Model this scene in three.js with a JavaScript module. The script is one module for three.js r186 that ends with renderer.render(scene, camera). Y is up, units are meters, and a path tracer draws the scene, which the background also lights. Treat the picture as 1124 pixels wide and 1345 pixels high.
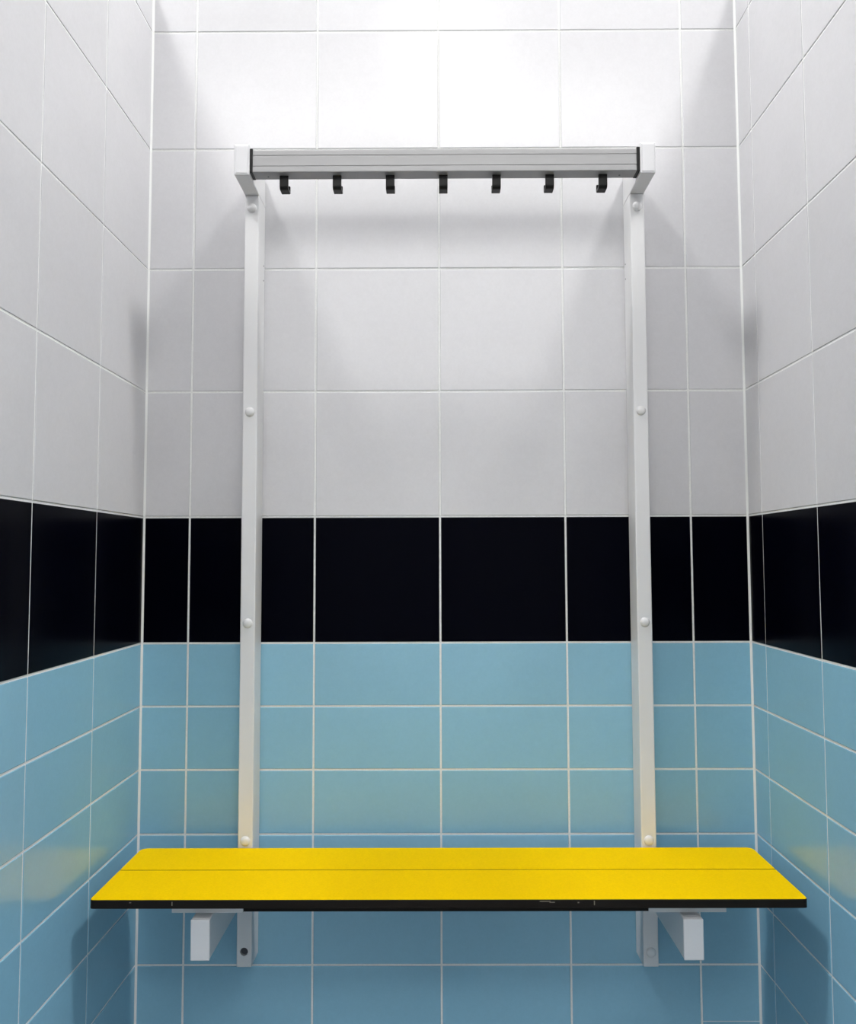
import * as THREE from 'three';
import { RoundedBoxGeometry } from 'three/addons/geometries/RoundedBoxGeometry.js';
import { mergeGeometries } from 'three/addons/utils/BufferGeometryUtils.js';
import { RectAreaLightUniformsLib } from 'three/addons/lights/RectAreaLightUniformsLib.js';
import { Brush, Evaluator, SUBTRACTION } from 'three-bvh-csg';

/* ------------------------------------------------------------------ camera, light, exposure */
RectAreaLightUniformsLib.init();
const renderer = new THREE.WebGLRenderer({ antialias: true });
renderer.toneMapping = THREE.LinearToneMapping;
renderer.toneMappingExposure = 1.05;
renderer.shadowMap.enabled = true;
const scene = new THREE.Scene();
scene.background = new THREE.Color(0x000000);

const FRAME_W = 1124, FRAME_H = 1345;
const camera = new THREE.PerspectiveCamera(2 * Math.atan(FRAME_H / 2 / 1187.47) * 180 / Math.PI, FRAME_W / FRAME_H, 0.02, 30);
camera.position.set(-0.0051, 0.8905, 1.4639);
camera.rotation.order = 'YXZ';
camera.rotation.set(0.067348, 0.004545, -0.003054);
camera.setViewOffset(FRAME_W, FRAME_H, -6.19, 17.87, FRAME_W, FRAME_H);   // the photo is cropped a little off the lens axis
camera.updateProjectionMatrix();

// lamps on the ceiling: [x, z, width, depth, radiance]
const CEILING = 3.60;
const LAMPS = [
  [0.02, 3.05, 0.25, 0.25, 64],
  [-1.13, 0.58, 0.36, 0.36, 134],
  [1.17, 0.58, 0.36, 0.36, 134],
  [0.02, 3.95, 2.80, 0.90, 9],
];

/* ------------------------------------------------------------------ small helpers */
let seed = 20240607;
function rnd() { seed |= 0; seed = seed + 0x6D2B79F5 | 0; let t = Math.imul(seed ^ seed >>> 15, 1 | seed); t = t + Math.imul(t ^ t >>> 7, 61 | t) ^ t; return ((t ^ t >>> 14) >>> 0) / 4294967296; }
function add(name, geometry, material, parent) {
  const m = new THREE.Mesh(geometry, material);
  m.name = name; m.castShadow = true; m.receiveShadow = true;
  parent.add(m);
  return m;
}
function group(name, userData, parent = scene) {
  const g = new THREE.Group(); g.name = name; Object.assign(g.userData, userData); parent.add(g); return g;
}
// box between two corners, with rounded edges when r > 0
function boxGeo(x0, x1, y0, y1, z0, z1, r = 0) {
  const w = x1 - x0, h = y1 - y0, d = z1 - z0;
  const g = r > 0 ? new RoundedBoxGeometry(w, h, d, 3, Math.min(r, w / 2.01, h / 2.01, d / 2.01)) : new THREE.BoxGeometry(w, h, d);
  g.translate((x0 + x1) / 2, (y0 + y1) / 2, (z0 + z1) / 2);
  return g;
}
// smooth value noise that repeats
function noiseTexture(size, layers, lo, hi, srgb = false) {
  const data = new Uint8Array(size * size * 4), acc = new Float32Array(size * size);
  let total = 0;
  for (const [cells, amp] of layers) {
    const lat = new Float32Array(cells * cells); for (let i = 0; i < lat.length; i++) lat[i] = rnd();
    total += amp;
    for (let y = 0; y < size; y++) for (let x = 0; x < size; x++) {
      const fx = x / size * cells, fy = y / size * cells, ix = Math.floor(fx), iy = Math.floor(fy);
      let tx = fx - ix, ty = fy - iy; tx = tx * tx * (3 - 2 * tx); ty = ty * ty * (3 - 2 * ty);
      const jx = (ix + 1) % cells, jy = (iy + 1) % cells;
      const a = lat[iy * cells + ix] * (1 - tx) + lat[iy * cells + jx] * tx, b = lat[jy * cells + ix] * (1 - tx) + lat[jy * cells + jx] * tx;
      acc[y * size + x] += amp * (a * (1 - ty) + b * ty);
    }
  }
  for (let i = 0; i < size * size; i++) {
    const v = Math.max(0, Math.min(255, Math.round(lo + (hi - lo) * acc[i] / total)));
    data[i * 4] = data[i * 4 + 1] = data[i * 4 + 2] = v; data[i * 4 + 3] = 255;
  }
  const t = new THREE.DataTexture(data, size, size);
  t.wrapS = t.wrapT = THREE.RepeatWrapping; t.magFilter = THREE.LinearFilter; t.minFilter = THREE.LinearMipmapLinearFilter; t.generateMipmaps = true;
  if (srgb) t.colorSpace = THREE.SRGBColorSpace;
  t.needsUpdate = true;
  return t;
}

/* ------------------------------------------------------------------ materials */
const glazeBump = noiseTexture(512, [[9, 1], [40, 0.25], [160, 0.10]], 0, 255);    // long waves of a fired glaze
const glazeTone = noiseTexture(512, [[7, 0.5], [60, 0.4], [220, 0.6]], 246, 255, true);
const grain = noiseTexture(512, [[64, 0.6], [256, 1]], 238, 255, true);
const fineBump = noiseTexture(256, [[128, 1], [64, 0.5]], 0, 255);
for (const t of [glazeBump, glazeTone]) t.repeat.set(2, 2);                        // uv are metres: one repeat is 0.5 m
for (const t of [grain, fineBump]) t.repeat.set(8, 8);

function glaze(rgb, roughness, extra = {}) {
  // three fired tones of the same glaze
  return [-1, 0, 1].map(k => new THREE.MeshPhysicalMaterial(Object.assign({
    color: new THREE.Color().setRGB(...rgb.map(c => c * (1 + 0.018 * k))), roughness, metalness: 0,
    map: glazeTone, bumpMap: glazeBump, bumpScale: 0.00012,
  }, extra)));
}
const M = {
  white: glaze([0.610, 0.608, 0.632], 0.20),
  navy: glaze([0.0006, 0.0008, 0.0034], 0.20, { specularIntensity: 0.05 }),
  blue: glaze([0.245, 0.485, 0.640], 0.20),
  grout: new THREE.MeshStandardMaterial({ color: new THREE.Color().setRGB(0.82, 0.83, 0.82), roughness: 0.85, map: grain, bumpMap: fineBump, bumpScale: 0.0002 }),
  sealant: new THREE.MeshStandardMaterial({ color: new THREE.Color().setRGB(0.76, 0.77, 0.76), roughness: 0.5 }),
  powder: new THREE.MeshStandardMaterial({ color: new THREE.Color().setRGB(0.70, 0.70, 0.71), roughness: 0.38, bumpMap: fineBump, bumpScale: 0.00005 }),
  capPlastic: new THREE.MeshStandardMaterial({ color: new THREE.Color().setRGB(0.64, 0.64, 0.66), roughness: 0.45 }),
  aluminium: new THREE.MeshStandardMaterial({ color: new THREE.Color().setRGB(0.30, 0.30, 0.305), roughness: 0.5, metalness: 0.4 }),
  blackPlastic: new THREE.MeshPhysicalMaterial({ color: new THREE.Color().setRGB(0.005, 0.005, 0.005), roughness: 0.4, specularIntensity: 0.4 }),
  yellow: new THREE.MeshPhysicalMaterial({ color: new THREE.Color().setRGB(0.97, 0.62, 0.0005), roughness: 0.7, specularIntensity: 0.05, map: grain, bumpMap: fineBump, bumpScale: 0.00006 }),
  core: new THREE.MeshPhysicalMaterial({ color: new THREE.Color().setRGB(0.007, 0.0045, 0.003), roughness: 0.6, specularIntensity: 0.4 }),
  chip: new THREE.MeshStandardMaterial({ color: new THREE.Color().setRGB(0.22, 0.19, 0.15), roughness: 0.8 }),
  darkSteel: new THREE.MeshStandardMaterial({ color: new THREE.Color().setRGB(0.06, 0.065, 0.08), roughness: 0.5, metalness: 0.4 }),
  plaster: new THREE.MeshStandardMaterial({ color: new THREE.Color().setRGB(0.82, 0.82, 0.82), roughness: 0.9 }),
  floorTile: new THREE.MeshStandardMaterial({ color: new THREE.Color().setRGB(0.26, 0.27, 0.28), roughness: 0.5, map: grain }),
  lampBody: new THREE.MeshStandardMaterial({ color: new THREE.Color().setRGB(0.7, 0.7, 0.7), roughness: 0.5 }),
};

/* ------------------------------------------------------------------ the setting */
const Y0 = 0.960;                                     // top of the dark tile band above the floor
const XL = -0.4807, XR = 0.4985;                      // tile faces of the two side walls
const JOINT = 0.0032, TILE_T = 0.008, RECESS = 0.0010;
// horizontal joints, floor to top; a tile row lies between each pair
const ROWS = [];
{
  const j = [-0.960, -0.9045, -0.804, -0.7043, -0.6038, -0.5036, -0.4031, -0.3033, -0.203, 0, 0.205, 0.4095, 0.6133, 0.8168, 0.9000];
  for (let i = 0; i + 1 < j.length; i++) ROWS.push({ y0: j[i] + Y0, y1: j[i + 1] + Y0, kind: i < 8 ? 'blue' : i === 8 ? 'navy' : 'white' });
}
const PARTITION_TOP = ROWS[ROWS.length - 1].y1, PARTITION_END = 1.28;

// one tile: rounded front edges, face at z = 0, uv in metres
const tileCache = new Map();
function tileGeo(w, h, variant) {
  const key = w.toFixed(4) + 'x' + h.toFixed(4) + '/' + variant;
  if (tileCache.has(key)) return tileCache.get(key);
  const r = 0.0009, pos = [], nor = [], uv = [], idx = [];
  const uo = variant * 0.173, vo = variant * 0.291;
  const ring = [[0, -TILE_T, 1, 0], [0, -r, 1, 0], [r * 0.29, -r * 0.29, 0.707, 0.707], [r, 0, 0, 1]];   // inset, z, outward part, forward part of the normal
  const corner = i => [[-w / 2, -h / 2], [w / 2, -h / 2], [w / 2, h / 2], [-w / 2, h / 2]][i % 4];
  const out = [[0, -1], [1, 0], [0, 1], [-1, 0]];
  const put = (x, y, z, n) => { pos.push(x, y, z); nor.push(...n); uv.push(x + uo, y + vo); return pos.length / 3 - 1; };
  const inset = ([x, y], d) => [x - Math.sign(x) * d, y - Math.sign(y) * d];
  for (let s = 0; s < 4; s++) {
    let prev = null;
    for (const [d, z, a, b] of ring) {
      const A = inset(corner(s), d), B = inset(corner(s + 1), d), n = [out[s][0] * a, out[s][1] * a, b];
      const ids = [put(A[0], A[1], z, n), put(B[0], B[1], z, n)];
      if (prev) idx.push(prev[0], prev[1], ids[1], prev[0], ids[1], ids[0]);
      prev = ids;
    }
  }
  const f = [0, 1, 2, 3].map(i => { const c = inset(corner(i), r); return put(c[0], c[1], 0, [0, 0, 1]); });
  idx.push(f[0], f[1], f[2], f[0], f[2], f[3]);
  const g = new THREE.BufferGeometry();
  g.setAttribute('position', new THREE.Float32BufferAttribute(pos, 3));
  g.setAttribute('normal', new THREE.Float32BufferAttribute(nor, 3));
  g.setAttribute('uv', new THREE.Float32BufferAttribute(uv, 2));
  g.setIndex(idx);
  tileCache.set(key, g);
  return g;
}
// tiles a wall; at(u, y) gives the middle of a tile on the wall's face, turn its facing
function tileWall(parent, cols, at, turn, shorten) {
  for (const row of ROWS) for (let c = 0; c + 1 < cols.length; c++) {
    let y0 = row.y0 + JOINT / 2, y1 = row.y1 - JOINT / 2;
    if (shorten) [y0, y1] = shorten(row, c, y0, y1);
    const u0 = cols[c] + (c === 0 ? 0.0012 : JOINT / 2), u1 = cols[c + 1] - (c + 2 === cols.length ? 0.0012 : JOINT / 2);
    const t = add(row.kind + '_tile', tileGeo(u1 - u0, y1 - y0, Math.floor(rnd() * 3)), M[row.kind][Math.floor(rnd() * 3)], parent);
    t.position.copy(at((u0 + u1) / 2, (y0 + y1) / 2));
    t.rotation.order = 'YXZ';
    t.rotation.set((rnd() - 0.5) * 0.0022, turn + (rnd() - 0.5) * 0.0022, 0);      // set by hand: never quite true
  }
}
const wallBack = group('wall_back', { kind: 'structure', label: 'tiled back wall of the changing cubicle behind the bench', category: 'wall' });
add('grout', boxGeo(XL - 0.1, XR + 0.1, 0, PARTITION_TOP, -0.1, -RECESS), M.grout, wallBack);
tileWall(wallBack, [XL, -0.406, -0.203, 0, 0.203, 0.406, XR], (u, y) => new THREE.Vector3(u, y, 0), 0,
  // the cut tile in the corner stops short above a tight ungrouted joint
  (row, c, y0, y1) => c !== 5 ? [y0, y1] : Math.abs(row.y1 - (Y0 - 0.7043)) < 0.001 ? [Y0 - 0.7895, y1] : Math.abs(row.y1 - (Y0 - 0.804)) < 0.001 ? [y0, Y0 - 0.7906] : [y0, y1]);
const wallLeft = group('wall_left', { kind: 'structure', label: 'tiled side partition whose first column is full width tiles', category: 'wall' });
add('grout', boxGeo(XL - 0.10, XL - RECESS, 0, PARTITION_TOP, -0.0005, PARTITION_END + 0.01), M.grout, wallLeft);
{ const cols = [0]; for (let z = 0.2005; z < PARTITION_END + 0.05; z += 0.203) cols.push(z); cols[cols.length - 1] = PARTITION_END;
  tileWall(wallLeft, cols, (u, y) => new THREE.Vector3(XL, y, u), Math.PI / 2); }
const wallRight = group('wall_right', { kind: 'structure', label: 'tiled side partition with a narrow sliver column beside the corner', category: 'wall' });
add('grout', boxGeo(XR + RECESS, XR + 0.10, 0, PARTITION_TOP, -0.0005, PARTITION_END + 0.01), M.grout, wallRight);
{ const cols = [0]; for (let z = 0.0615; z < PARTITION_END + 0.05; z += 0.203) cols.push(z); cols[cols.length - 1] = PARTITION_END;
  tileWall(wallRight, cols, (u, y) => new THREE.Vector3(XR, y, u), -Math.PI / 2); }
// hollow bead of white sealant down both corners
function sealantGeo(x, dir) {
  const s = new THREE.Shape(), a = 0.0030;
  s.moveTo(0, 0); s.lineTo(a, 0); s.quadraticCurveTo(a * 0.35, a * 0.35, 0, a); s.closePath();
  const g = new THREE.ExtrudeGeometry(s, { depth: PARTITION_TOP, bevelEnabled: false, curveSegments: 4 });
  g.rotateX(-Math.PI / 2);                             // shape y becomes -z, depth becomes y
  g.scale(dir, 1, -1);
  if (dir > 0) { const i = g.index; if (i) g.setIndex([...i.array].reverse()); }
  g.translate(x, 0, 0);
  g.computeVertexNormals();
  return g;
}
add('corner_sealant', sealantGeo(XL, 1), M.sealant, wallLeft);
add('corner_sealant', sealantGeo(XR, -1), M.sealant, wallRight);

function structure(name, geometry, material, label, category) {
  const m = add(name, geometry, material, scene);
  Object.assign(m.userData, { kind: 'structure', label, category });
  return m;
}
const RX = 2.4, RZ = 4.8;
structure('floor', boxGeo(-RX, RX, -0.1, 0, -0.1, RZ), M.floorTile, 'grey floor under the changing bench', 'floor');
structure('ceiling', boxGeo(-RX, RX, CEILING, CEILING + 0.1, -0.1, RZ), M.plaster, 'white ceiling above the cubicle partitions', 'ceiling');
structure('wall_upper', boxGeo(-RX, RX, PARTITION_TOP, CEILING, -0.1, 0), M.plaster, 'white painted wall above the tiled back wall', 'wall');
structure('wall_west', boxGeo(-RX - 0.1, -RX, -0.1, CEILING + 0.1, -0.1, RZ + 0.1), M.plaster, 'white room wall beyond the partition with full width tiles', 'wall');
structure('wall_east', boxGeo(RX, RX + 0.1, -0.1, CEILING + 0.1, -0.1, RZ + 0.1), M.plaster, 'white room wall beyond the partition with the sliver column', 'wall');
structure('wall_front', boxGeo(-RX, RX, -0.1, CEILING + 0.1, RZ, RZ + 0.1), M.plaster, 'white room wall facing the bench', 'wall');
{
  const g = mergeGeometries([boxGeo(-RX, XL - 0.1, 0, PARTITION_TOP, -0.1, 0), boxGeo(XR + 0.1, RX, 0, PARTITION_TOP, -0.1, 0)]);
  structure('wall_lower', g, M.plaster, 'white wall outside the cubicle partitions', 'wall');
}

LAMPS.forEach(([x, z, w, d, radiance], i) => {
  const lamp = group('ceiling_lamp' + (i ? '_' + String(i).padStart(3, '0') : ''), {
    label: ['square white ceiling lamp above the cubicle opening', 'small square ceiling lamp over the partition of full width tiles', 'small square ceiling lamp over the partition with the sliver column', 'long ceiling lamp across the passage outside the cubicle'][i],
    category: 'lamp' });
  lamp.position.set(x, CEILING, z);
  add('housing', boxGeo(-w / 2 - 0.02, w / 2 + 0.02, -0.05, 0, -d / 2 - 0.02, d / 2 + 0.02, 0.006), M.lampBody, lamp);
  const glow = new THREE.MeshStandardMaterial({ color: 0xffffff, roughness: 0.6, emissive: new THREE.Color(1, 0.99, 0.97), emissiveIntensity: radiance * 0.5 });
  add('diffuser', boxGeo(-w / 2, w / 2, -0.055, -0.05, -d / 2, d / 2), glow, lamp);
  const light = new THREE.RectAreaLight(new THREE.Color(1, 0.99, 0.97), radiance * 0.5, w, d);
  light.name = 'light'; light.position.set(0, -0.058, 0); light.rotation.x = -Math.PI / 2;   // shines down
  lamp.add(light);
});

/* ------------------------------------------------------------------ bench with posts, rail and hooks */
const bench = group('changing_bench', { label: 'yellow wall bench with white posts and an aluminium rail of black coat hooks', category: 'bench' });
bench.position.set(0.0085, 0, 0);
const BX = 0.0085;
const postX = [[-0.3110 - BX, -0.2880 - BX], [0.3050 - BX, 0.3280 - BX]];
const POST_Z = 0.052, ARM_Y0 = Y0 + 0.5135, ARM_Y1 = Y0 + 0.5610, ARM_Z = 0.131;
const evaluator = new Evaluator();
const boltGeo = (() => {
  const p = [[0, 0.0042], [0.0030, 0.0040], [0.0055, 0.0031], [0.0070, 0.0016], [0.0076, 0.0004], [0.0076, -0.002]].map(a => new THREE.Vector2(...a)).reverse();
  const g = new THREE.LatheGeometry(p, 24); g.rotateX(Math.PI / 2); return g;
})();
const boltY = [[0.4925, 0.1632, -0.1676, -0.4981], [0.4925, 0.1632, -0.1676, -0.4981, -0.6635]];
postX.forEach(([x0, x1], k) => {
  const cx = (x0 + x1) / 2;
  let g = boxGeo(x0, x1, Y0 - 0.6850, ARM_Y0, 0.0003, POST_Z, 0.0018);
  if (k === 0) {
    const a = new Brush(g), hole = new THREE.CylinderGeometry(0.0060, 0.0060, 0.03, 24);
    hole.rotateX(Math.PI / 2); hole.translate(cx, Y0 - 0.6620, POST_Z);
    const b = new Brush(hole); a.updateMatrixWorld(); b.updateMatrixWorld();
    g = evaluator.evaluate(a, b, SUBTRACTION).geometry;
    g.clearGroups();
  }
  const post = add('post', g, M.powder, bench);
  if (k === 0) {
    const s = new THREE.CylinderGeometry(0.0059, 0.0059, 0.004, 24); s.rotateX(Math.PI / 2); s.translate(cx, Y0 - 0.6620, POST_Z - 0.0075);
    add('screw', s, M.darkSteel, post).userData.label = 'dark screw head in an open bolt hole';
  }
  for (const y of boltY[k]) { const b = add('bolt_cap', boltGeo, M.powder, post); b.position.set(cx, Y0 + y, POST_Z); }
  const inner = k === 0 ? x1 : x0;
  for (const y of [0.4115, 0.3870]) {
    const c = new THREE.CylinderGeometry(0.0011, 0.0011, 0.001, 10); c.rotateZ(Math.PI / 2); c.translate(inner, Y0 + y, 0.011);
    add('screw_hole', c, M.darkSteel, post);
  }
  const arm = add('rail_arm', boxGeo(x0, x1, ARM_Y0, ARM_Y1, 0.0003, ARM_Z - 0.003, 0.0018), M.powder, bench);
  const cap = add('end_cap', boxGeo(x0 - 0.0002, x1 + 0.0002, ARM_Y0 - 0.0002, ARM_Y1 + 0.0002, ARM_Z - 0.0035, ARM_Z - 0.0008, 0.0012), M.capPlastic, arm);
  cap.userData.label = 'plastic end cap';
  add('cap_face', boxGeo(x0 + 0.0022, x1 - 0.0022, ARM_Y0 + 0.0022, ARM_Y1 - 0.0022, ARM_Z - 0.002, ARM_Z, 0.0009), M.capPlastic, arm);
});

// rail: extruded aluminium with two grooves along its face
const RAIL = { x0: -0.2835 - BX, x1: 0.3000 - BX, y0: Y0 + 0.5185, y1: Y0 + 0.5545, z0: 0.1005, z1: 0.1270 };
{
  const { y0, y1, z0, z1 } = RAIL, s = new THREE.Shape(), gd = 0.0010, gw = 0.0009;
  s.moveTo(z0, y0); s.lineTo(z1 - 0.0016, y0); s.quadraticCurveTo(z1, y0, z1, y0 + 0.0016);
  for (const f of [0.27, 0.73]) { const y = y0 + f * (y1 - y0); s.lineTo(z1, y - gw / 2); s.lineTo(z1 - gd, y - gw / 2); s.lineTo(z1 - gd, y + gw / 2); s.lineTo(z1, y + gw / 2); }
  s.lineTo(z1, y1 - 0.003); s.quadraticCurveTo(z1, y1, z1 - 0.003, y1); s.lineTo(z0, y1); s.closePath();
  const g = new THREE.ExtrudeGeometry(s, { depth: RAIL.x1 - RAIL.x0, bevelEnabled: false, curveSegments: 5 });
  // (shape x, shape y, depth) -> (z, y, -x)
  g.rotateY(-Math.PI / 2); g.translate(RAIL.x1, 0, 0);
  const rail = add('hook_rail', g, M.aluminium, bench);
  rail.userData.label = 'brushed aluminium rail';
  for (const [a, b] of [[postX[0][1], RAIL.x0], [RAIL.x1, postX[1][0]]])
    add('end_plug', boxGeo(a, b, y0 - 0.0006, y1 + 0.0006, z0 - 0.001, z1 + 0.0012, 0.0008), M.blackPlastic, rail).userData.label = 'black plastic end plug';
  for (const x of [-0.2625 - BX, 0.2770 - BX]) {
    const c = new THREE.CylinderGeometry(0.0014, 0.0014, 0.0008, 12); c.translate(x, y0, 0.1105); add('screw', c, M.darkSteel, rail);
  }
  // hook seen from its side: strap down from the rail, then back and up
  const h = new THREE.Shape(), t = 0.0034, hy = y0 + 0.001, bot = y0 - 0.0205, zf = 0.1140, zb = 0.0905;
  h.moveTo(zf, hy); h.lineTo(zf, bot + 0.005); h.quadraticCurveTo(zf, bot, zf - 0.006, bot); h.lineTo(zb + 0.005, bot); h.quadraticCurveTo(zb, bot, zb, bot + 0.006);
  h.lineTo(zb, bot + 0.0115); h.lineTo(zb + t, bot + 0.0115); h.lineTo(zb + t, bot + 0.007); h.quadraticCurveTo(zb + t, bot + t, zb + t + 0.004, bot + t);
  h.lineTo(zf - t - 0.004, bot + t); h.quadraticCurveTo(zf - t, bot + t, zf - t, bot + 0.007); h.lineTo(zf - t, hy); h.closePath();
  const hg = new THREE.ExtrudeGeometry(h, { depth: 0.0116, bevelEnabled: true, bevelThickness: 0.0008, bevelSize: 0.0006, bevelSegments: 2, curveSegments: 6 });
  hg.rotateY(-Math.PI / 2); hg.translate(0.0058, 0, 0);
  for (let i = 0; i < 7; i++) {
    const hook = add('hook', hg, M.blackPlastic, rail);
    hook.position.x = 0.0065 + (i - 3) * 0.0815 - BX; hook.userData.label = 'black hook';
  }
}

// seat: two compact laminate boards, dark core with a yellow face
const SEAT_Y = Y0 - 0.5075, SEAT_T = 0.0120, SX0 = -0.4565 - BX, SX1 = 0.4720 - BX;
function boardShape(x0, x1, z0, z1, rBack, rFront, inset) {
  const s = new THREE.Shape(); x0 += inset; x1 -= inset; z0 += inset; z1 -= inset;
  const rb = Math.max(0.0003, rBack - inset), rf = Math.max(0.0003, rFront - inset);
  s.moveTo(x0 + rb, -z0); s.lineTo(x1 - rb, -z0); s.quadraticCurveTo(x1, -z0, x1, -z0 - rb); s.lineTo(x1, -z1 + rf); s.quadraticCurveTo(x1, -z1, x1 - rf, -z1);
  s.lineTo(x0 + rf, -z1); s.quadraticCurveTo(x0, -z1, x0, -z1 + rf); s.lineTo(x0, -z0 - rb); s.quadraticCurveTo(x0, -z0, x0 + rb, -z0);
  return s;
}
for (const [z0, z1, rb, rf] of [[0.0545, 0.1501, 0.013, 0.0006], [0.1528, 0.2635, 0.0006, 0.006]]) {
  const core = new THREE.ExtrudeGeometry(boardShape(SX0, SX1, z0, z1, rb, rf, 0.0006), { depth: SEAT_T - 0.0020, bevelEnabled: true, bevelThickness: 0.0006, bevelSize: 0.0006, bevelSegments: 2, curveSegments: 8 });
  core.rotateX(-Math.PI / 2); core.translate(0, SEAT_Y - SEAT_T + 0.0006, 0);
  const board = add('seat_board', core, M.core, bench); board.userData.label = 'board with dark core edge';
  const skin = new THREE.ExtrudeGeometry(boardShape(SX0, SX1, z0, z1, rb, rf, 0.0010), { depth: 0.0004, bevelEnabled: true, bevelThickness: 0.0005, bevelSize: 0.0006, bevelSegments: 2, curveSegments: 8 });
  skin.rotateX(-Math.PI / 2); skin.translate(0, SEAT_Y - 0.0009, 0);
  add('yellow_face', skin, M.yellow, board).userData.label = 'bright yellow laminate face';
  if (z1 > 0.2) for (const [x, dy, w, h] of [[-0.4035, 0.0040, 0.0025, 0.0012], [-0.3493, 0.0055, 0.0012, 0.0050], [0.1330, 0.0030, 0.0140, 0.0010], [0.1420, 0.0042, 0.0070, 0.0010], [0.1760, 0.0045, 0.0022, 0.0014], [0.1965, 0.0050, 0.0012, 0.0056]])
    add('chip', boxGeo(x - BX - w / 2, x - BX + w / 2, SEAT_Y - dy - h / 2, SEAT_Y - dy + h / 2, z1 - 0.002, z1 + 0.00015), M.chip, board);
}
// black stiffener strip and the white flats that carry the seat
const SEAT_B = SEAT_Y - SEAT_T;
add('stiffener', boxGeo(-0.2625 - BX, 0.2725 - BX, SEAT_B - 0.0140, SEAT_B, 0.135, 0.2360, 0.0008), M.core, bench).userData.label = 'black stiffening strip under the seat';
for (const [p0, p1, a0, a1, px] of [[-0.3575, -0.2627, -0.3262, -0.3018, 0], [0.2727, 0.3750, 0.3125, 0.3380, 1]]) {
  add('seat_plate', boxGeo(p0 - BX, p1 - BX, SEAT_B - 0.0155, SEAT_B, 0.070, 0.2360, 0.0008), M.powder, bench);
  const s = add('seat_support', boxGeo(a0 - BX, a1 - BX, Y0 - 0.5870, SEAT_B - 0.0155, POST_Z, 0.2550, 0.0018), M.powder, bench);
  add('end_cap', boxGeo(a0 - BX - 0.0003, a1 - BX + 0.0003, Y0 - 0.5874, SEAT_B - 0.0157, 0.2545, 0.2580, 0.0016), M.capPlastic, s).userData.label = 'plastic end cap';
}

renderer.render(scene, camera);
